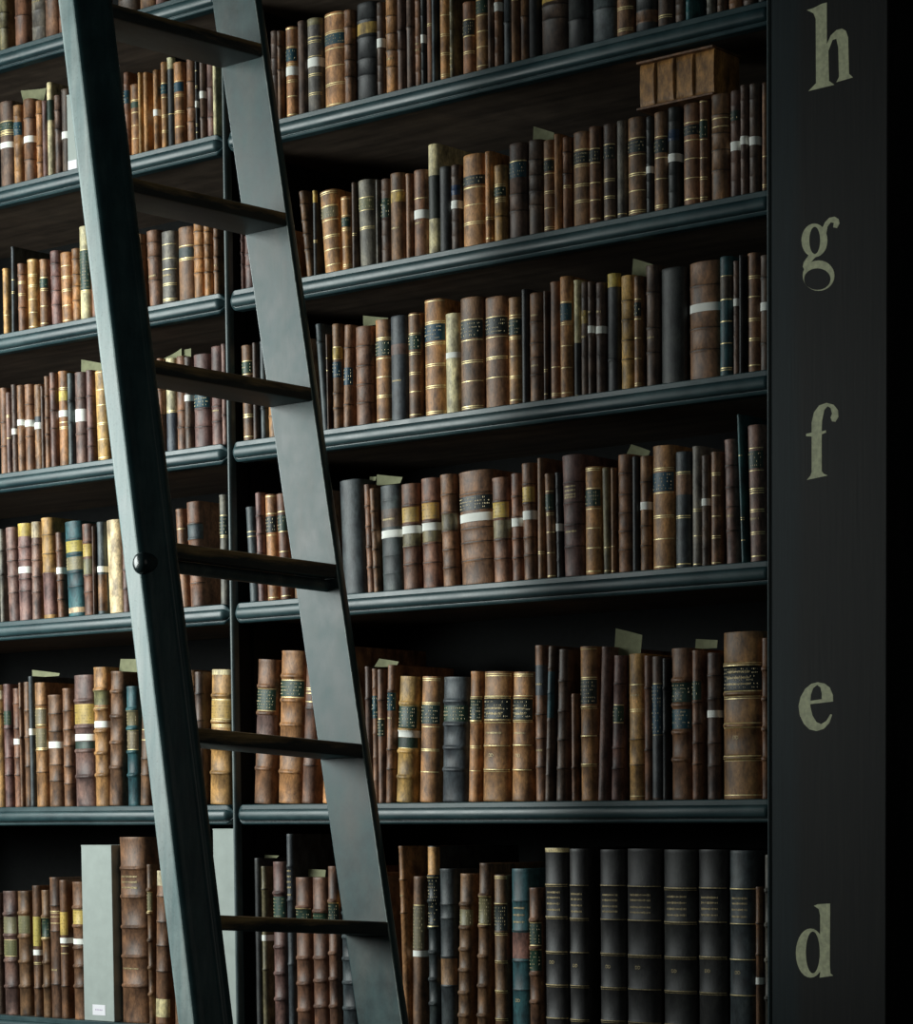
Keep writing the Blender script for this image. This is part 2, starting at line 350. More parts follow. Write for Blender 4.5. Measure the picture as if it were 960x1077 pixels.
for i, (zf, zn) in enumerate(TR):
    far = Vector((FXR(zf), FYI(zf), zf)); near = Vector((NXR(zn), NYI(zn), zn))
    mid = (far + near) / 2
    bm = bmesh.new(); rings = []
    for p in (near, near * 0.5 + far * 0.5, far):
        x, y, z = p
        r_ = 0.004
        prof = [(0.0, -r_), (-0.0012, -0.0012), (-r_, 0), (-0.104, 0), (-0.108, -0.004), (-0.108, -TH + .004), (-0.104, -TH), (-r_, -TH), (-0.0012, -TH + .0012), (0, -TH + r_)]
        rings.append([(x - mid.x + dx - (z - mid.z) * 0, y - mid.y, z - mid.z + dz) for dx, dz in prof])
    loft(bm, rings)
    o = link('tread', bm, M_TREAD, lad, smooth=40); o.location = mid - Vector((0.75, -0.5, 0))
    if i in (4, 8):   # iron tie rod below this tread with domed nuts outside the stiles
        off = Vector((-0.0262, 0, -TH - 0.0115))
        a = near + off; b = far + off
        bm = bmesh.new(); rr = 0.0108
        loft(bm, [[(p.x + rr * math.cos(t), p.y, p.z + rr * math.sin(t)) for t in [2 * math.pi * k / 16 for k in range(16)]] for p in (a, b)])
        ro = lobj('tie_rod', bm, M_POST, smooth=40)
        bm = bmesh.new(); by = NYI(zn) - 0.043; rb = 0.0175
        rings = []
        for yy, q in ((0.012, 1.0), (-.008, 1.0), (-.013, .93), (-.0165, .75), (-.0185, .45), (-.019, .12)):
            rings.append([(a.x + rb * q * math.cos(t), by + yy, a.z + rb * 1.05 * q * math.sin(t)) for t in [2 * math.pi * k / 20 for k in range(20)]])
        loft(bm, rings); o = lobj('bolt_head', bm, M_BOLT, ro, smooth=50); o['label'] = 'domed dark painted bolt head'

# ------------------------------------------------------------------ books
C = {k: lin(v) for k, v in {
 'tan': (170, 124, 80), 'brown': (130, 96, 70), 'dark': (92, 74, 64), 'red': (128, 92, 72), 'black': (48, 50, 52), 'slate': (66, 75, 80), 'grey': (112, 108, 100),
 'cream': (212, 200, 158), 'vellum': (226, 198, 160), 'teal': (46, 88, 94), 'ochre': (186, 146, 88), 'mauve': (122, 94, 88), 'olive': (120, 112, 84), 'folio': (40, 40, 41),
 'G': (44, 66, 56), 'B': (34, 72, 84), 'K': (38, 46, 44), 'Y': (188, 160, 84), 'navy': (40, 60, 88)}.items()}
CNAME = {'tan': 'tan', 'brown': 'brown', 'dark': 'dark brown', 'red': 'reddish brown', 'black': 'black', 'slate': 'slate blue', 'grey': 'grey', 'cream': 'cream', 'vellum': 'pale vellum',
 'teal': 'dark teal', 'ochre': 'ochre', 'mauve': 'dull plum brown', 'olive': 'olive', 'folio': 'charcoal'}
LNAME = {'G': 'green', 'B': 'blue green', 'K': 'black', 'Y': 'yellow', 'navy': 'navy', 'olive': 'olive', 'cream': 'cream', 'slate': 'slate', 'teal': 'teal', 'black': 'black', 'grey': 'grey'}
NTH = 'first second third fourth fifth sixth seventh eighth ninth tenth eleventh twelfth thirteenth fourteenth fifteenth sixteenth seventeenth eighteenth nineteenth twentieth'.split()

# window header "@shelf segment ox oy scale"; then one book a line, in that window's own measure:
# left right top colour | L colour y y (title label) | T y y (paper band) | P colour y y (panel) | g ys (gilt rules) | r ys (raised bands) | x ys (small gilt tooling) | D ys (DD) | b left-at-foot | n (smooth)
DATA = '''
@0 A 0 0 .125
-25 52 - olive | r 120 250
100 215 - red | r 150
240 345 - grey | x 30
355 470 - red | r 10
478 545 - red
@0 B 0 0 .25
480 566 - dark
575 640 - brown
645 700 - mauve
705 760 - dark
765 830 - brown
840 890 - slate
@T A 0 80 .125
-30 82 230 dark | T 575 625 | g 400 470 500 | L G 410 470
92 152 255 tan | L B 400 510
172 266 205 brown | T 520 575 | r 370 720
285 337 215 tan | r 330 600 740
340 376 215 mauve | n
378 428 60 cream | P G 210 380 | n
440 492 170 dark | r 300 460
495 556 120 dark | T 480 540 | n
560 645 165 BOX
@T B 120 50 .125
65 108 215 red | L B 370 480
118 186 320 tan | L G 470 520 | g 330 455 560 670 780
190 224 215 ochre | n
232 276 215 tan | n | g 890
312 354 195 tan | T 530 585 | n
375 428 130 tan | L B 320 400 | g 310 430 580 710 860
430 468 88 black | P cream 95 190 | g 570
480 578 135 tan | L B 305 385 | g 295 410 550 680 830
590 668 105 brown | r 300 520 640
672 702 100 black | T 455 510 | g 200 330 650 720 780
704 758 110 dark | T 375 435 | r 600
762 812 125 mauve | r 350 600
818 858 140 cream | n
@h A 0 230 .125
5 62 425 ochre | g 820 | n | b 20
85 124 240 slate | g 520 620 | b 92
130 196 385 red | g 540 640 | r 480 760
210 306 350 ochre | g 365 480 570 690 800 920 | b 225
315 392 350 brown | L G 515 590 | g 505 600 745 890 | b 322
400 472 280 mauve | r 390 500 620 740 | b 420
485 582 295 tan | g 300 410 500 610 745 870 | b 505
585 638 260 tan | r 350 480 580 700 | b 600
645 728 75 cream | L G 280 610 | g 300 420 470 560 600 | b 665
750 822 350 red | r 480 600
@h B 140 220 .125
20 82 215 brown | r 300 430
88 196 195 red | r 300 420 620 | x 580 | b 118
212 345 200 grey | g 310 430 520 640 770 | x 570
350 484 165 brown | g 325 430 | P slate 340 420
487 558 120 tan | r 200 320 430 550
578 658 145 tan | r 200 310 420 540
660 714 165 brown | r 250 410 530 | x 480
@h C 140 220 .125
848 916 215 mauve | r 280 380 480 | b 855
920 1000 230 mauve | r 270 390 490
1010 1075 215 brown | r 300 420
1085 1150 190 tan | r 300 420
1160 1225 200 dark
1235 1290 170 brown
@g A 0 370 .1254
-20 32 310 red | r 600 800
36 74 345 mauve | g 350 540 730
80 122 280 dark | T 650 700
125 168 285 brown | T 575 625
187 260 280 brown | T 580 635 | r 450 720
268 330 280 brown | T 600 655 | P slate 550 600
332 356 290 dark
358 398 210 brown | r 380 560 700
400 464 180 mauve | r 320 500 650
468 542 170 tan | T 500 555 | P Y 335 420 | g 310 600 640
550 600 185 slate | r 420 600
605 697 180 mauve | T 490 595 | r 400 700
705 770 160 mauve | r 380 650 800
772 882 170 ochre | g 185 330 460 610 750 900 | b 800
@g B 160 350 .1458
20 74 190 brown | r 420 600
80 155 190 cream | P slate 585 900 | g 570
158 214 175 red | r 400 570 690
215 268 180 dark | T 455 500 | r 690
275 402 165 mauve | L B 420 550 | r 560 690 | b 285
405 484 105 mauve | x 570 | r 540 650 | b 415
487 528 85 mauve | r 350 600
@g C 160 350 .1458
615 708 100 brown | L G 220 300 | g 215 310 600 620 760 | b 632
712 764 75 dark | n
765 812 65 slate | r 550
815 890 70 tan | r 300 610
905 985 60 brown | r 300 500
995 1070 40 dark | r 250 480
1080 1150 50 brown | r 250 480
@f A 0 530 .125
-22 18 215 grey | r 400 600
25 95 205 mauve | r 390 490 620 760 | b 60
125 222 170 mauve | P Y 170 280 | T 535 590 | r 370 480 640 740 | b 145
245 320 155 mauve | P cream 155 290 | r 350 480 620 750 | b 255
322 442 125 ochre | P mauve 590 940 | r 270 430 590 | b 350
450 510 245 red | T 540 595 | r 400 650 810 | b 475
515 642 160 teal | L Y 325 420 | L olive 460 570 | P cream 885 930 | r 310 440 590 710 | b 550
670 748 175 red | L Y 345 450 | P olive 470 600 | r 330 610 750 | b 695
768 792 190 dark | n
795 864 155 slate | T 530 580 | P brown 600 905 | n | b 815
868 985 145 vellum | n | b 900
1012 1072 215 mauve | r 420 560 720
@f B 180 510 .1458
15 84 180 brown | g 325 | b 55
88 196 130 red | r 290 400 720 | P slate 295 405 | b 122
332 396 75 grey | L G 235 365 | g 225 370 | b 350
@f C 180 510 .1458
522 590 165 slate | g 345 380 | b 555
592 650 60 mauve | r 230 360 500 | b 618
660 738 75 tan | L K 235 350 | g 90 215 370 820 | b 680
742 850 70 red | L G 225 340 | g 75 200 345 490 810 | b 775
862 945 60 brown | r 250 450 600
955 1040 50 dark | r 250 450 600
1050 1130 40 brown | r 250 450 600
@e A 0 690 .1532
-50 2 200 ochre | P cream 240 300 | r 400
8 62 195 mauve | L G 380 475 | r 500 700 820
75 114 225 red | T 570 610 | r 330 500 700 820
120 147 185 brown | r 360 560
148 182 180 brown | r 380 560 760
185 216 140 slate | T 500 545 | n
220 284 185 tan | L olive 370 470 | L olive 500 630 | g 370 470 600 630 | r 340 480 650 800
308 408 270 brown | T 590 635 | r 400 520 750 860
412 478 225 brown | r 380 510 620 760 880
480 606 135 mauve | L Y 335 470 | T 540 585 | P G 590 640 | g 630 | r 310 490 655 830 | R
620 740 80 tan | T 450 495 | P olive 240 340 | g 360 | r 235 370 520 670 820 | R
@e A 70 690 .1532
285 390 110 brown | r 250 420 600 770 | b 275 | R
392 498 210 teal | L olive 385 480 | L olive 520 640 | g 385 525 635 | r 370 500 660 820 | R
503 580 280 brown | g 510 580 | r 710 820 | b 490
@e B 200 670 .1765
-55 8 200 brown | r 300 450
15 72 210 dark | r 340 500
105 240 200 ochre | L Y 385 490 | g 380 490 530 | P cream 200 232 | r 355 510 670 815 | b 95 | R
@e C 200 670 .1765
385 500 140 brown | L G 320 440 | g 320 440 | r 300 460 790 | P mauve 470 600 | b 360 | R
520 668 90 tan | L G 270 362 | g 268 362 | r 240 385 530 810 | b 500 | R
680 770 90 red | g 310 340 390 | r 430 770 | b 648
790 880 100 tan | r 300 550 800 | b 772
890 970 60 brown | r 300 550 800
@d A 0 870 .1923
-40 -4 360 dark | r 500 700
0 70 350 mauve | L olive 490 580 | L olive 620 700 | g 640 700 | r 475 590 730 870 | R
82 150 350 brown | L olive 485 580 | r 470 600 735 870 | R
165 208 320 brown | L Y 490 650 | T 670 700 | g 740 | r 880
215 252 345 brown | L G 500 600 | g 525 560 | r 490 610 740 870 | R
257 308 275 red | g 460 490 525 | x 780 | r 430 570 860
313 358 290 brown | L Y 465 590 | T 605 635 | g 650 690 | r 870
380 440 300 brown | L Y 455 530 | T 610 640 | g 490 | r 440 540 660 760 870 | R
443 604 100 BOX
@d A 80 870 .1923
210 362 55 brown | x 270 300 330 770 | r 225 380 545 705 865 | R
378 425 205 brown | L olive 360 455 | g 375 400 425 | r 345 470 620 770 915 | R
427 505 240 brown | P cream 240 322 | P cream 940 1040 | r 380 520 650 790 | b 420
515 565 250 brown | r 450 650 850
580 640 200 dark | r 450 650 850
@d B 210 860 .2013
68 192 60 BOX
@d C 260 870 .1923
30 62 170 black | n
68 102 215 olive | T 590 622 | r 340 780
125 200 190 mauve | L G 380 500 | r 360 655 800 940 | R
203 240 38 slate | x 240 270 300 330 370 | r 215 400 750 | n
247 325 275 red | L G 450 520 | g 450 | r 440 715 855 1000 | R
340 415 275 red | L G 470 520 | r 460 715 840 980 | R
428 490 215 red | L G 420 510 | g 440 470 | r 405 690 830 980 | R
497 592 300 slate | L Y 360 440 | r 340 470 600 720 850 990 | R
605 680 250 brown | r 450 700 900
690 770 270 dark | r 450 700 900
@T D 290 0 .125
-60 -5 270 dark
0 60 265 brown | r 400 600
62 162 240 tan | L B 425 530 | T 575 650 | g 255 410 550 690 825 980
165 238 185 dark | n
240 372 170 grey | T 505 580 | g 330 360 490 640 800 | P olive 172 230
375 553 130 tan | L B 310 400 | g 150 290 435 580 725 905
555 648 95 brown | r 240 390 520 660
650 830 45 black | P Y 215 310 | r 190 340 520 660
832 904 30 dark | T 335 412
@T D 400 0 .125
22 124 -10 tan | r 150 300 440 580 | x 510
125 198 -90 dark | r 270 430
200 272 -110 dark | r 240
272 328 -100 brown | x 380 430
328 372 -120 black | T 300 370
374 420 -110 red | g 210
420 476 -130 slate | n
478 562 -115 tan | g 140 300 460 640
568 614 -140 olive | x 460 500 550 590
670 776 30 brown | L K 190 310 | g 180 320 450
778 888 -70 tan | L G 20 130 | g 10 145 280 410 570
890 944 -160 dark | n
@T D 510 0 .125
62 136 -200 brown | T 30 105
138 203 -180 slate | r 200
204 281 -190 brown | g 10
282 347 -200 brown | r 150
348 438 -230 black | n
440 666 -250 dark | P Y -30 40 | r 70 190
668 868 -240 black | r 190
@T D 620 0 .125
-8 200 -260 slate | r 100
203 358 -270 brown | g 80 260
360 550 -280 black | P brown 115 215
552 660 -290 dark | g 145
700 780 -300 dark
795 862 -310 teal
965 1050 -330 grey
1055 1140 -340 dark
1150 1260 -350 brown
1270 1390 -340 dark
1400 1500 -360 black
@h D 300 180 .125
100 221 175 brown | r 290 430 550 680 | b 172
222 259 165 black | P Y 170 270 | g 590 | b 232
262 442 185 tan | L olive 330 420 | g 200 320 440 570 690 820 | b 310
448 546 225 tan | L G 400 480 | g 245 385 495 650 800 | b 465
548 585 100 dark | g 530 | b 560
586 750 90 grey | L olive 250 340 | g 240 345 490 | b 610
752 786 75 grey | n | b 758
787 861 75 dark | L G 240 400 | b 800
@h D 400 140 .13
58 191 335 brown | P Y 490 570 | g 480 | x 780
192 246 335 brown | n
248 362 310 brown | T 635 705 | g 540 | x 740
365 456 100 cream | P K 355 705 | g 545 600 | n
458 552 280 black | n
554 636 265 dark | T 555 620 | L navy 430 510
637 827 190 tan | L K 365 440 | g 180 460 600 740
830 910 155 tan | g 690 860 | n
@h D 500 130 .1254
135 252 360 ochre | L G 545 620 | g 520 545 635 650 | r 790
255 421 180 dark | L B 340 470 | g 340 | r 610 750
422 546 150 dark | r 320 450 580 700
550 643 150 brown | L K 320 410 | g 305 430 580 720 880
645 713 95 tan | n
714 794 120 brown | r 250 430 | g 530
795 930 85 brown | L K 250 350 | g 235 360 525 660
@h D 600 100 .13
130 243 265 brown | L K 455 550 | g 445 560 720 860 1010
245 355 245 dark | L K 420 530 | g 410 690 830 990
357 436 215 grey | n | g 970
438 597 195 brown | L K 380 480 | g 205 365 500 650 790 950
598 651 180 black | T 585 640
655 768 150 brown | L K 370 480 | g 350 520 690 905
770 886 110 black | L navy 290 380 | T 485 550
@h D 690 40 .1765
145 246 400 brown | L K 530 590 | g 515 620 730 845 970
247 307 375 brown | L G 500 600 | g 385 495 610 720 835 955
310 402 345 brown | g 490 540 | r 470 580 680 800
430 491 320 dark | L G 440 500 | T 625 680
492 541 285 dark | T 590 640
542 592 280 dark | T 595 645
622 664 270 brown | g 710 880
@g D 320 320 .13
75 165 165 slate | r 315 | b 138
168 204 245 dark | g 440 540 | b 185
206 305 165 brown | P Y 360 450 | L B 475 600 | g 355 450 | r 730 850 | b 216
308 388 175 brown | L B 520 660 | r 360 820 | b 300
390 547 190 red | r 350 510 660 810 | b 398
550 668 135 tan | L G 310 430 | g 145 285 450 600 750 945
672 816 105 slate | P mauve 335 420 | x 630 | n
@g D 420 300 .1347
48 166 225 brown | L G 400 510 | g 240 385 535 690 840 1020
167 336 125 tan | L B 320 450 | g 140 300 465 630 800 1000
338 440 230 cream | T 535 580 | n
445 639 110 brown | L K 295 430 | g 120 285 445 605 765 960
640 816 105 brown | L K 270 400 | g 115 265 420 575 735
@g D 520 280 .1392
85 191 245 tan | L G 410 530 | g 255 380 400 545 690 840 1020
192 243 180 black | n
245 361 210 brown | r 430 590 700 830 | x 380 760
362 402 190 dark | g 785 970
403 472 125 brown | g 770 970 | n
475 586 85 tan | L B 290 420 | g 95 280 435 610 775 965
588 639 110 cream | P black 585 980 | n
640 692 125 dark | P Y 340 440 | x 390 540
694 749 120 dark | T 455 510 | x 350
750 830 130 dark | T 460 515 | x 350
@g D 620 260 .1439
112 207 200 black | P Y 200 300 | r 830
212 311 215 ochre | r 400 540 690 830
312 391 215 brown | L K 410 510 | g 225 385 530 670 820 1000
392 492 140 dark | r 340 600 780 | x 670
495 692 165 black | n
@g D 700 250 .1439
140 376 195 brown | T 500 560 | r 370 680 840
378 484 145 teal | P dark 290 450 | g 290 460 620 780 960
485 530 175 dark | T 450 505
531 576 130 black | n
578 674 120 brown | g 130 290 440 600 745 940
676 764 135 dark | T 480 540 | r 300 780
@f D 340 490 .1347
95 298 125 slate | n | b 130
302 345 150 red | r 320 480 640 800 | b 335
347 412 180 brown | r 360 510 660 800 | b 385
415 581 165 slate | P dark 350 490 | T 515 575 | x 430 | b 440
582 716 150 red | L Y 335 450 | T 480 540 | P olive 540 640 | r 320 470 640 780 | b 605
@f D 440 480 .1347
-5 142 180 red | L Y 375 500 | T 530 590 | P olive 590 680 | r 365 520 690 840 | b 15
145 262 150 brown | P olive 460 590 | r 310 450 595 740 880 | b 175
272 547 135 brown | T 465 530 | L K 330 440 | r 310 580 690 830 | b 300
550 700 175 red | L Y 370 490 | P olive 510 650 | r 360 490 660 810 | b 572
703 786 140 red | T 490 555 | r 320 480 650 800 | b 718
@f D 540 460 .1439
40 160 195 brown | L Y 370 480 | T 545 610 | r 350 490 740 870 | b 62
162 210 155 brown | g 840 | n
212 292 270 brown | L G 420 540 | g 280 400 560 700 850 1020 | b 232
295 329 260 black | T 635 690 | b 310
330 470 140 mauve | x 370 400 430 450 700 | r 340 490 650 810 | b 352
503 632 220 tan | L G 390 510 | g 235 380 530 670 815 985 | b 515
634 702 225 olive | g 810 980 | n | b 648
704 746 225 brown | g 800 980
@f D 640 450 .1485
48 156 195 brown | r 330 480 610 740 870
158 207 205 black | n
208 286 205 brown | T 530 585 | r 390 700 840
288 452 135 tan | L B 325 460 | g 145 295 470 630 795 990
455 562 175 slate | P red 335 480 | g 185 320 470 630 970
578 642 135 grey | g 580 770 970 | n
645 694 200 dark | T 505 555
710 792 175 brown | g 180 325 485 630 770 960
@f D 700 430 .1579
375 467 210 mauve | r 385 530 660 820 | x 720 | b 392
468 520 40 teal | g 315 730 880 | n | b 500
525 640 115 mauve | L G 290 405 | g 120 270 420 540 570 680 830 990 | x 740 | b 545
@e D 375 680 .1579
45 90 135 dark | r 350 | b 60
92 125 150 brown | L B 330 480 | b 100
126 193 155 red | L G 490 600 | g 500 | r 360 | b 134
195 264 125 brown | L B 310 430 | x 480 | r 300 690 820 | b 182
268 410 205 ochre | L G 405 550 | T 565 610 | P G 612 680 | g 410 680 | r 385 560 705 875 | b 242 | R
415 548 205 tan | L G 395 520 | g 220 380 540 690 700 840 | b 398
555 738 210 slate | L G 400 505 | r 370 525 680 825 | b 545 | R
@e D 480 670 .1671
75 149 220 tan | L G 395 525 | g 380 395 525 540 690 845 | r 388 532 | b 60
150 336 225 tan | L K 397 522 | g 240 380 397 522 545 690 840 | x 455 490 610 | D 750 | r 388 533 690 840 | b 140
338 478 225 tan | L K 397 522 | g 240 375 397 522 530 685 840 | x 455 490 610 | D 750 | r 388 526 685 840 | b 328
480 563 55 brown | P slate 180 370 | r 490 640 820 | x 300 715
570 627 60 dark | P teal 220 510 | b 548
630 705 80 dark | r 280 470 650 830 | b 614
@e D 590 650 .1858
50 88 430 brown | r 850
92 216 165 tan | L K 352 490 | g 180 340 505 670 830 | r 505 670 830
219 278 165 mauve | n | b 197
288 366 215 mauve | L G 500 590 | g 500 590 | r 375 740 855 | b 272
368 452 205 ochre | g 380 520 1010 | r 690 835 | x 440
460 500 215 red | r 400 750
502 566 220 dark | L B 380 660 | P slate 665 1020 | g 500 580
568 605 230 black | r 400 650
@e D 690 650 .1858
68 191 175 brown | L G 370 480 | L B 520 630 | r 355 495 650 805 | R
192 250 185 red | L G 360 465 | r 480 600 710 830
275 348 200 dark | T 525 565 | r 330 460 710 840
350 585 85 tan | L K 280 415 | g 90 262 282 418 450 600 625 785 800 1005 | x 310 345 380 | D 680 | r 272 432 612 792 | R
588 642 115 brown | r 290 460 630 800 | R
@d D 400 880 .1829
95 160 55 tan | r 250 440 | x 340 | b 130
175 248 230 brown | L olive 400 650 | T 655 690 | g 430 470 | n | b 172
258 320 55 slate | P ochre 60 220 | L K 240 510 | g 285 340 400 430 490 | r 230 370 520 665 820 960 | R
325 442 185 slate | r 390 470 690 860 | P brown 700 850
444 530 215 brown | L olive 420 510 | r 390 525 650 770 900 1030 | b 430 | R
555 640 155 brown | L olive 350 500 | g 380 440 | r 340 515 690 860 1030 | b 540 | R
@d D 500 880 .1829
92 175 220 brown | L K 395 540 | g 230 385 555 715 885 1045 | r 385 550 715 885 1045
188 292 185 teal | x 410 450 490 | D 940 | r 370 540 715 880 | P mauve 550 700
295 372 295 brown | L G 500 620 | L G 655 770 | g 530 570 690 | r 480 640 790 950 | R
378 517 65 folio | x 320 350 385 420 | D 720 | g 275 460 660 850 1040 | r 275 460 660 850 1040 | P cream 66 90
520 642 70 folio | x 330 360 395 430 | D 740 | g 280 470 665 855 1050 | r 280 470 665 855 1050
@d D 600 880 .1829
145 292 75 folio | x 335 365 400 430 | D 745 | g 280 475 670 865 1055 | r 280 475 670 865 1055
295 505 70 folio | x 335 365 405 435 | D 750 | g 285 480 680 875 1065 | r 285 480 680 875 1065
@d D 700 880 .1829
-40 162 75 folio | x 345 380 415 450 | D 770 | g 295 490 690 885 1075 | r 295 490 690 885 1075
165 342 75 folio | x 350 380 415 450 | D 770 | g 295 490 690 895 | r 295 490 690 895
345 492 80 slate | x 355 385 420 460 | D 780 | g 300 500 705 910 | r 300 500 705 910
510 548 290 brown | T 810 850 | r 500 680
560 612 105 grey | r 310 510 710 930 | R
'''
books = []
hdr = None
for line in DATA.splitlines():
    line = line.strip()
    if not line: continue
    if line[0] == '@':
        a = line[1:].split(); hdr = (a[0], a[1], float(a[2]), float(a[3]), float(a[4])); continue
    fs = [f.split() for f in line.split('|')]
    sh, seg, ox, oy, s = hdr
    px = lambda v: ox + float(v) * s
    py = lambda v: oy + float(v) * s
    h = fs[0]
    books.append(dict(sh=sh, seg=seg, xl=px(h[0]), xr=px(h[1]), top=None if h[2] == '-' else py(h[2]), col=h[3], b=None, L=[], T=[], P=[], g=[], r=[], x=[], D=[], n=False, R=False))
    k = books[-1]
    for f in fs[1:]:
        t, v = f[0], f[1:]
        if t in 'LP': k[t].append((v[0], py(v[1]), py(v[2])))
        elif t == 'T': k['T'].append((py(v[0]), py(v[1])))
        elif t in 'grxD': k[t] += [py(q) for q in v]
        elif t == 'b': k['b'] = px(v[0])
        else: k[t] = True
ROWS = {}
for k in books: ROWS.setdefault(k['sh'], []).append(k)

def text_pts(body, size):
    cu = bpy.data.curves.new('tmp', 'FONT'); cu.body = body; cu.size = size; cu.align_x = 'CENTER'; cu.resolution_u = 2
    to = bpy.data.objects.new('tmp', cu); COL.objects.link(to)
    me = bpy.data.meshes.new_from_object(to.evaluated_get(bpy.context.evaluated_depsgraph_get()))
    out = ([(v.co.x, v.co.y) for v in me.vertices], [tuple(p.vertices) for p in me.polygons])
    bpy.data.objects.remove(to); bpy.data.curves.remove(cu); bpy.data.meshes.remove(me); return out
DTXT = text_pts('D', 1.0)

N_ARC = 13
def build_book(k):
    W, H, D, z0 = k['W'], k['H'], k['dep'], SH[k['sh']]
    bulge = min(0.50 * W, 0.0065 + 0.17 * W)
    pw = 2.15
    def arc(i, off=0.0):
        """point i of the rounded back; off pushes it outward"""
        t = i / (N_ARC - 1) * 2 - 1
        sx = math.copysign(abs(math.sin(t * math.pi / 2)), t)
        y = bulge * (1 - (1 - abs(sx) ** pw) ** (1 / pw))
        nx, ny = sx ** 3 * (1 - sx * sx), -max(0.15, math.sqrt(max(0.0, 1 - sx ** 6)))
        return ((W / 2 - 0.0003) * sx + nx * off * 0.6, y + ny * off)
    tc_ = [arc(i) for i in range(N_ARC)]
    root = empty('book', (k['X'] + W / 2, k['Y'], z0 + 0.0004 + W / 2 * abs(math.sin(k['lean']))), None, 'book')
    root.rotation_euler = (0, k['lean'], 0)
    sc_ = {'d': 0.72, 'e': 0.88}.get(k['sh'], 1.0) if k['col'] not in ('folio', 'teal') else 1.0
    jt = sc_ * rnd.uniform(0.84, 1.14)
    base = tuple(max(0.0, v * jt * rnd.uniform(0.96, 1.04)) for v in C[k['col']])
    # stations up the back: raised bands push outward
    st = [(0.0, -0.0004), (0.002, 0.0004), (0.005, 0.0)]
    bands = sorted(z for z in k['rz'] if 0.012 < z < H - 0.012)
    bh, bw = (0.0034, 0.0034) if k['R'] else (0.0014, 0.0026)
    if not k['rz'] and not k['n'] and not k['gz']:
        bands = [H * q for q in (0.17, 0.34, 0.52, 0.70, 0.86)]; bh, bw = 0.0007, 0.002
    last = 0.006
    for z in bands:
        if z - bw * 1.6 <= last: continue
        st += [(z - bw * 1.6, 0.0), (z - bw, bh * 0.5), (z - bw * .45, bh), (z + bw * .45, bh), (z + bw, bh * 0.5), (z + bw * 1.6, 0.0)]
        last = z + bw * 1.6 + 0.0005
    flare = rnd.uniform(-0.0003, 0.0012)
    if H - 0.006 > last: st.append((H - 0.006, 0.0))
    if H - 0.002 > last: st.append((H - 0.002, max(0.0002, flare)))
    st.append((H, flare - 0.0006))
    prof = lambda z: max([o for zz, o in st if abs(zz - z) < 1e-6] + [0.0])
    def off_at(z):
        for (za, oa), (zb, ob) in zip(st, st[1:]):
            if za <= z <= zb: return oa + (ob - oa) * (z - za) / max(1e-6, zb - za)
        return 0.0
    bt = min(0.0032, W * 0.14)
    # body: rounded back and two boards, hollow for the leaves
    bm = bmesh.new(); rings = []
    hw = W / 2 - 0.0003
    gold = []
    for z in k['gz']:
        for c, za, zb in k['Lz']:
            if za - 0.0012 < z < zb + 0.0012: z = za - 0.0016 if z - za < zb - z else zb + 0.0016
        if not 0.003 < z < H - 0.0025: continue
        h_ = rnd.uniform(0.00055, 0.00095); gold.append((z - h_, z + h_))
        if rnd.random() < 0.45 and z > 0.009: gold.append((z - 0.0040, z - 0.0029))
    gold.sort(); gold = [g_ for i, g_ in enumerate(gold) if i == 0 or g_[0] > gold[i - 1][1] + 0.0004]
    full = sorted([(z, o) for z, o in st if not any(a - 0.0002 < z < b + 0.0002 for a, b in gold)] + [(z, off_at(z)) for g_ in gold for z in g_])
    for z, o in full:
        r = [arc(i, o) for i in range(N_ARC)]
        r += [(hw, D), (hw - bt, D), (hw - bt, bulge + 0.004), (-hw + bt, bulge + 0.004), (-hw + bt, D), (-hw, D)]
        rings.append([(x, y, z) for x, y in r])
    loft(bm, rings)
    if gold:
        bm.faces.ensure_lookup_table(); nr = len(rings[0])
        for q in range(len(full) - 1):
            zm = (full[q][0] + full[q + 1][0]) / 2
            if any(a < zm < b for a, b in gold):
                for i in range(1, N_ARC - 2): bm.faces[q * nr + i].material_index = 1
    dark = [] if (k['R'] or not k['rz'] or k['n']) else bands
    if dark:
        bm.faces.ensure_lookup_table(); nr = len(rings[0])
        for q in range(len(full) - 1):
            zm = (full[q][0] + full[q + 1][0]) / 2
            if any(abs(zm - z) < bw * 0.5 for z in dark):
                for i in range(0, N_ARC - 1):
                    if bm.faces[q * nr + i].material_index == 0: bm.faces[q * nr + i].material_index = 2
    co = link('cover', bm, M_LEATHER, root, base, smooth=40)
    if gold or dark: co.data.materials.append(M_GILTDIM if k['col'] == 'folio' else M_GILT)
    if dark: co.data.materials.append(M_TOOLED)
    iw = hw - bt - 0.0002
    if iw > 0.001:
        link('page_block', box(bmesh.new(), (-iw, bulge + 0.0045, 0.003), (iw, D - 0.004, H - 0.004)), M_PAGES, root)
    def wrap(bm, za, zb, off, i0=0, i1=N_ARC - 1, side=0.0):
        zs = [za] + [z for z, o in st if za < z < zb] + [zb]
        rows = []
        for z in zs:
            o = off + off_at(z)
            r = [arc(i, o) for i in range(i0, i1 + 1)]
            if side: r = [(-hw - .0001, r[0][1] + side)] + r + [(hw + .0001, r[-1][1] + side)]
            rows.append([(x, y, z) for x, y in r])
        strip(bm, rows)
    names = []
    for c, za, zb in k['Pz']:
        za, zb = max(za, 0.0005), min(zb, H - 0.0003)
        if zb - za < 0.002: continue
        bm = bmesh.new(); wrap(bm, za, zb, 0.00022); cc = tuple(v * rnd.uniform(.9, 1.1) for v in C[c])
        o = link('leather_patch', bm, M_LEATHER, root, cc, smooth=50); o['label'] = LNAME.get(c, CNAME.get(c, c)) + ' leather panel on the back'
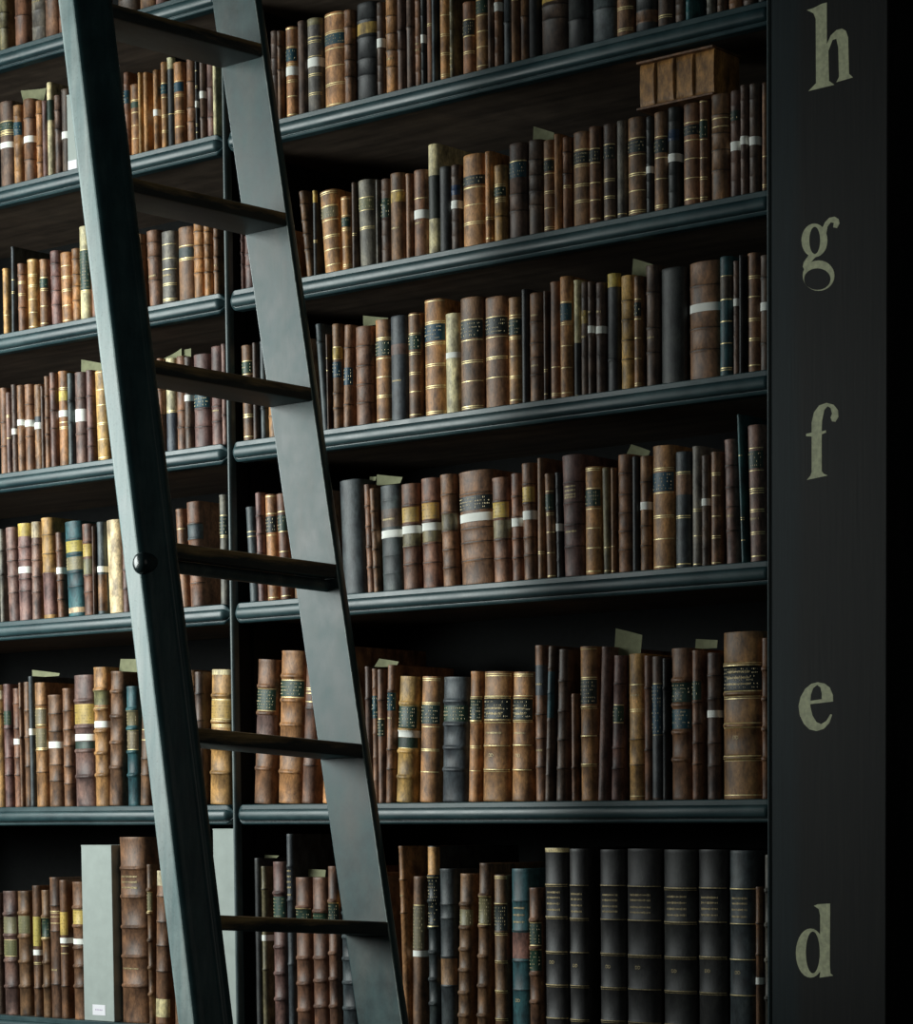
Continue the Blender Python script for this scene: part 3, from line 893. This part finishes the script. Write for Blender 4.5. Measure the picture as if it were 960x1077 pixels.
    for c, za, zb in k['Lz']:
        za, zb = max(za, 0.002), min(zb, H - 0.002)
        if zb - za < 0.002: continue
        bm = bmesh.new(); wrap(bm, za, zb, 0.0004, 1, N_ARC - 2); cc = tuple(v * rnd.uniform(.9, 1.1) for v in C[c])
        o = link('title_label', bm, M_LABEL, root, cc, smooth=50); o['label'] = LNAME.get(c, c) + ' title label'
        if c in ('G', 'B', 'K', 'olive', 'Y') and zb - za > 0.012 and k['sh'] != '0':      # worn tooled lines too rubbed to read
            bm = bmesh.new(); nl = max(2, int((zb - za) / 0.0062)); ni = int(max(3, W / 0.0035))
            for q in range(nl):
                zc = zb - (q + 0.75) * (zb - za) / (nl + 0.5)
                for j in range(ni):
                    if rnd.random() < 0.45: continue
                    t = (j + 0.5) / ni * (N_ARC - 5) + 2; i = int(t); f = t - i
                    p, p2 = arc(i, 0.0008 + off_at(zc)), arc(i + 1, 0.0008 + off_at(zc))
                    x = p[0] + (p2[0] - p[0]) * f; y = p[1] + (p2[1] - p[1]) * f
                    hh, ww = rnd.uniform(.0007, .0013), rnd.uniform(.0003, .0005)
                    strip(bm, [[(x - ww, y, zc - hh), (x + ww, y, zc - hh)], [(x - ww, y, zc + hh), (x + ww, y, zc + hh)]])
            if len(bm.verts): link('title_lettering', bm, M_GILTDIM if c != 'Y' else M_LEATHER, root, C['dark'])
            else: bm.free()
    def on_back(X, lift, z):
        s_ = max(-0.96, min(0.96, X / hw)); i_ = (math.asin(s_) / (math.pi / 2) + 1) / 2 * (N_ARC - 1)
        i = min(int(i_), N_ARC - 2); f = i_ - i; a_, b_ = arc(i, lift + off_at(z)), arc(i + 1, lift + off_at(z))
        return a_[1] + (b_[1] - a_[1]) * f
    for z in k['xz']:                                  # one worn tooled line a part
        ni = int(max(3, W / 0.0042)); lo_r, hi_r = [], []
        for j in range(ni):
            xc = (-0.62 + 1.2 * (j + 0.5) / ni) * hw; ww = rnd.uniform(.0004, .0008); hh = rnd.uniform(.0012, .0021)
            for X, q in ((xc - ww * 1.3, .00008), (xc - ww, hh), (xc + ww, hh), (xc + ww * 1.3, .00008)):
                y = on_back(X, 0.0007, z); lo_r.append((X, y, z - q)); hi_r.append((X, y, z + q))
        bm = bmesh.new(); strip(bm, [lo_r, hi_r]); link('gilt_lettering', bm, M_GILTDIM, root)
    for z in k['Dz']:
        size = min(0.0085, W * 0.30); vs, ps = DTXT
        for q in (-0.42, 0.30):
            bm = bmesh.new()
            nv = [bm.verts.new((x * size + q * size - W * .05, on_back(x * size + q * size - W * .05, 0.0009, z), z + (y - 0.35) * size)) for x, y in vs]
            for p in ps: bm.faces.new([nv[i] for i in p])
            link('gilt_letter', bm, M_GILTDIM, root)
    for za, zb in k['Tz']:
        bm = bmesh.new(); wrap(bm, za, zb, 0.0009, 0, N_ARC - 1, 0.02)
        link('paper_band', bm, M_TAPE, root, smooth=50)
    return root

def build_box(k):
    W, H, D, z0 = k['W'], k['H'], k['dep'], SH[k['sh']]
    root = empty('archival_box', (k['X'] + W / 2, k['Y'], z0 + 0.0004), None, 'archival box')
    link('slipcase', box(bmesh.new(), (-W / 2, 0, 0), (W / 2, D, H), 0.0012), M_BOX, root)
    link('lid_seam', box(bmesh.new(), (-W / 2 - 0.0003, -0.0003, H - 0.0022), (W / 2 + 0.0003, D, H + 0.0006), 0.0005), M_BOX, root)
    sw = W * 0.36
    x0 = -W * 0.17
    if k['sh'] != 'T' : 
        o = link('sticker', box(bmesh.new(), (-W * .21, -0.0006, 0.012), (W * .21, 0.0002, 0.034)), M_STICKER, root); o['label'] = 'square white sticker'
        bm = bmesh.new()
        for j in range(5): box(bm, (-W * .12 + j * W * .05, -0.0009, 0.0225), (-W * .12 + j * W * .05 + W * .028, -0.0005, 0.0245))
        link('sticker_print', bm, M_INK, o)
    else:
        o = link('sticker', box(bmesh.new(), (-W * .47, -0.0006, 0.004), (W * .40, 0.0002, 0.022)), M_STICKER, root); o['label'] = 'white sticker'
    return root

TOPZ = {}
for sh, row in ROWS.items():
    row.sort(key=lambda k: k['xl'])
    for k in row:
        yb = 0.016 + rnd.uniform(-0.003, 0.006)
        if k['col'] == 'BOX': yb = 0.012
        k['Y'] = yb
        z0 = SH[sh]
        if k['top'] is None:
            k['H'] = rnd.uniform(0.19, 0.215); top = at(k['xl'], 10, yb); k['top'] = 10
            p = at(k['xl'], 10, yb)
        else:
            p = at(k['xl'], k['top'], yb); k['H'] = p.z - z0
        k['X'] = p.x; k['ztop'] = p.z
        # photo measure of the lean of the book on its foot
        k['lean'] = 0.0
        if k['b'] is not None:
            foot = at(k['b'], 0, yb)
            # find the photo height of the foot on this shelf
            lo_, hi_ = -200.0, 1400.0
            for _ in range(40):
                m = (lo_ + hi_) / 2
                if at(k['b'], m, yb).z > z0: lo_ = m
                else: hi_ = m
            foot = at(k['b'], (lo_ + hi_) / 2, yb)
            k['lean'] = max(-0.12, min(0.12, math.atan2(p.x - foot.x, k['H'])))
            if abs(k['lean']) < 0.012: k['lean'] = 0.0
            k['X'] = p.x - math.tan(k['lean']) * k['H']
        if k['seg'] == 'C': k['X'] = max(k['X'], 0.0180 + max(0.0, -math.tan(k['lean']) * k['H']))
        k['xw'] = at(k['xr'], k['top'], yb).x - p.x
    for a, b in zip(row, row[1:] + [None]):
        W = a['xw']
        if b is not None:
            gap = b['X'] - a['X'] - W
            topgap = (b['X'] + math.tan(b['lean']) * b['H']) - (a['X'] + math.tan(a['lean']) * a['H'])
            if gap < 0.010 and b['seg'] == a['seg']: W = b['X'] - a['X']
            W = min(W, b['X'] - a['X'], max(0.3 * W, topgap)) - 0.0003
        lim = -0.0085 if a['seg'] in 'AB' else XP0 - 0.0015
        reach = a['X'] + W + max(0.0, math.tan(a['lean']) * a['H'])
        if reach > lim: W -= reach - lim
        if a['col'] != 'BOX': W -= min(0.0036, 0.11 * W)
        a['W'] = max(0.005, W)
        if a['col'] == 'BOX': a['dep'] = 0.25
        else: a['dep'] = min(0.30, max(0.11, a['H'] * 0.66 + rnd.uniform(-.01, .01)))
        zz = lambda y: at(a['xl'], y, a['Y']).z - SH[sh]
        a['Lz'] = [(c, zz(y1), zz(y0)) for c, y0, y1 in a['L']]; a['Pz'] = [(c, zz(y1), zz(y0)) for c, y0, y1 in a['P']]
        a['Tz'] = [(zz(y1), zz(y0)) for y0, y1 in a['T']]
        for q in 'grxD': a[q + 'z'] = [zz(y) for y in a[q]]
LETTER = {'h': 'h', 'g': 'g', 'f': 'f', 'e': 'e', 'd': 'd'}
def shelf_word(sh): return {'T': 'the shelf above letter h', '0': 'the highest shelf'}.get(sh, 'shelf ' + sh)
for sh, row in ROWS.items():
    for seg in 'ABCD':
        mem = [k for k in row if k['seg'] == seg]
        for i, k in enumerate(mem):
            if k['col'] == 'BOX': k['root'] = build_box(k)
            else: k['root'] = build_book(k)
            n = len(mem)
            if seg == 'A': where = NTH[n - 1 - i] + " outside ladder's front rail"
            elif seg == 'B': where = NTH[n - 1 - i] + " from divider post toward front rail"
            elif seg == 'C': where = NTH[i] + " from divider post toward back rail"
            elif i < n / 2: where = NTH[i] + " beyond ladder's back rail"
            else: where = NTH[n - 1 - i] + ' from lettered pillar'
            if k['col'] == 'BOX': desc = 'tall pale grey archival box'
            else:
                desc = CNAME[k['col']] + ' book'
                if k['T']: desc = 'white-banded ' + desc
            k['root']['label'] = f"{desc}, {where}, {shelf_word(sh)}"
            k['root']['group'] = ('archival boxes among the books' if k['col'] == 'BOX' else
                                  'old books on ' + shelf_word(sh) + (' beyond the divider post' if seg in 'AB' else ' by the lettered pillar'))

# ---- the book lying flat on top of shelf h's books
YF = 0.02
pa, pb = at(672, 113, YF), at(749.5, 99, YF)
zb = max([k['ztop'] for k in ROWS['h'] if k['seg'] == 'D' and k['X'] + k['W'] > pa.x and k['X'] < pb.x]) + 0.0004
pt = at(670, 66, YF)
Wf, Hf = pb.x - pa.x, pt.z - zb
fb = empty('book', (pa.x, YF, zb), 'tan book lying flat on top of the upright books, shelf h by the pillar', 'book', 'old books on shelf h by the lettered pillar')
bm = bmesh.new(); rings = []
xs = [0.0, 0.002]
for q in (0.20, 0.46, 0.72): xs += [Wf * q - .0035, Wf * q - .0015, Wf * q + .0015, Wf * q + .0035]
xs += [Wf - 0.002, Wf]
for x in xs:
    o = 0.0042 if any(abs(x - Wf * q) < .002 for q in (0.20, 0.46, 0.72)) else 0.0
    rg = [(x, 0.075, 0.004), (x, 0.006, 0.004)] + [(x, 0.006 - (0.0035 + o) * math.sin(math.pi * j / 8) ** 0.5, 0.004 + (Hf - 0.008) * (1 - math.cos(math.pi * j / 8)) / 2) for j in range(1, 8)] + [(x, 0.006, Hf - 0.004), (x, 0.075, Hf - .004)]
    rings.append(rg)
loft(bm, rings); link('spine', bm, M_LEATHER, fb, lin((168, 124, 74)), smooth=40)
for z in (0.0, Hf - 0.004):
    link('board', box(bmesh.new(), (-0.003, -0.004, z), (Wf + 0.003, 0.078, z + 0.0038), 0.0008), M_LEATHER, fb, C['brown'])

# ---- loose paper slips and thin pamphlets on the book tops
SLIPS = [('h', (560.2,132.5), (581,139), (581,147), (560.2,150), 'pale paper slip poking above the dark books, middle of shelf h'),
 ('g', (381,331.7), (406.5,334), (404,345), (382,345), "curled paper slip over the reddish brown book, shelf g by ladder's back rail"),
 ('g', (665,271.5), (689,279), (686,290), (664,290), 'dim green paper slip standing up behind brown books, shelf g'),
 ('f', (395.5,499), (421.5,501.5), (420,511), (396,513), 'pale green paper slip above the white-banded slate book, shelf f'),
 ('f', (388,501), (394,501), (394,512), (388.5,512), 'little paper tab beside the pale green slip, shelf f'),
 ('f', (663,467), (682,474), (681,481), (657,480), 'folded paper slip peaked above brown books, shelf f'),
 ('e', (646.7,660.8), (673.6,667.7), (672.7,687), (645.7,687), 'square green paper slip standing tall above the books, shelf e'),
 ('e', (398,692.6), (417.6,695.8), (416,702), (393,701.5), "flat paper slip on thin books beside ladder's back rail, shelf e"),
 ('e', (731,672), (753,673), (753,685), (731,686), 'rounded pale paper tab beside the big tan folio, shelf e'),
 ('T', (21,95), (47,92), (45,104), (25,107), 'olive paper wrapper on a white-banded book, shelf above letter h'),
 ('g', (84.7,378), (106.6,382), (106.6,391), (85.3,391), "grey paper slip above plum books outside ladder's front rail, shelf g"),
 ('e', (126,693), (146,693), (146,706), (125,706), "pale rolled paper end behind books at ladder's front rail, shelf e"),
 ('e', (33,704.5), (61,708), (61,713), (34,714), "flat olive pamphlet on thin books outside the ladder, shelf e"),
 ('d', (323.5,914), (340.8,915), (340.8,924), (324,924), "dark green pamphlet end behind reddish books, shelf d"),
 ('d', (277,899), (291.7,900), (290,911), (278,912), "grey paper end above thin books by divider post, shelf d"),
 ('g', (171,377), (189,366), (190,378), (176,381), "crumpled pale paper behind ladder tread, shelf g"),
 ('g', (187.7,368), (199,366), (200,380), (188,380), "brown torn paper behind ladder tread, shelf g")]
for i, (sh, a, b, c, d, lab) in enumerate(SLIPS):
    yp = 0.045 + 0.004 * (i % 3)
    P = [at(*q, yp) for q in (a, b, c, d)]
    under = [k for k in ROWS[sh] if k['col'] != 'BOX' and k['X'] + k['W'] > P[3].x and k['X'] < P[2].x and k['ztop'] < max(P[0].z, P[1].z)]
    zb = max([k['ztop'] for k in under], default=P[3].z) + 0.0003
    if max(P[0].z, P[1].z) - zb < 0.004: zb = max(P[0].z, P[1].z) - 0.012
    for q in (2, 3): P[q].z = zb
    for q in (0, 1): P[q].z = max(P[q].z, zb + 0.003)
    o = Vector((P[3].x, yp, zb)); bm = bmesh.new()
    n = 6; rings = []
    for j in range(n + 1):
        t = j / n
        lo_ = P[3].lerp(P[2], t) - o; hi_ = P[0].lerp(P[1], t) - o
        cv = 0.004 * math.sin(t * math.pi * 0.8)
        rings.append([(lo_.x, cv, lo_.z), (lo_.x, cv + .0006, lo_.z), (hi_.x, cv + .0026, hi_.z), (hi_.x, cv + .002, hi_.z)])
    loft(bm, rings)
    s_ = link('paper_slip', bm, M_SLIP, None, smooth=30); s_.location = o
    tag(s_, lab, 'paper slip', 'paper slips on the book tops')
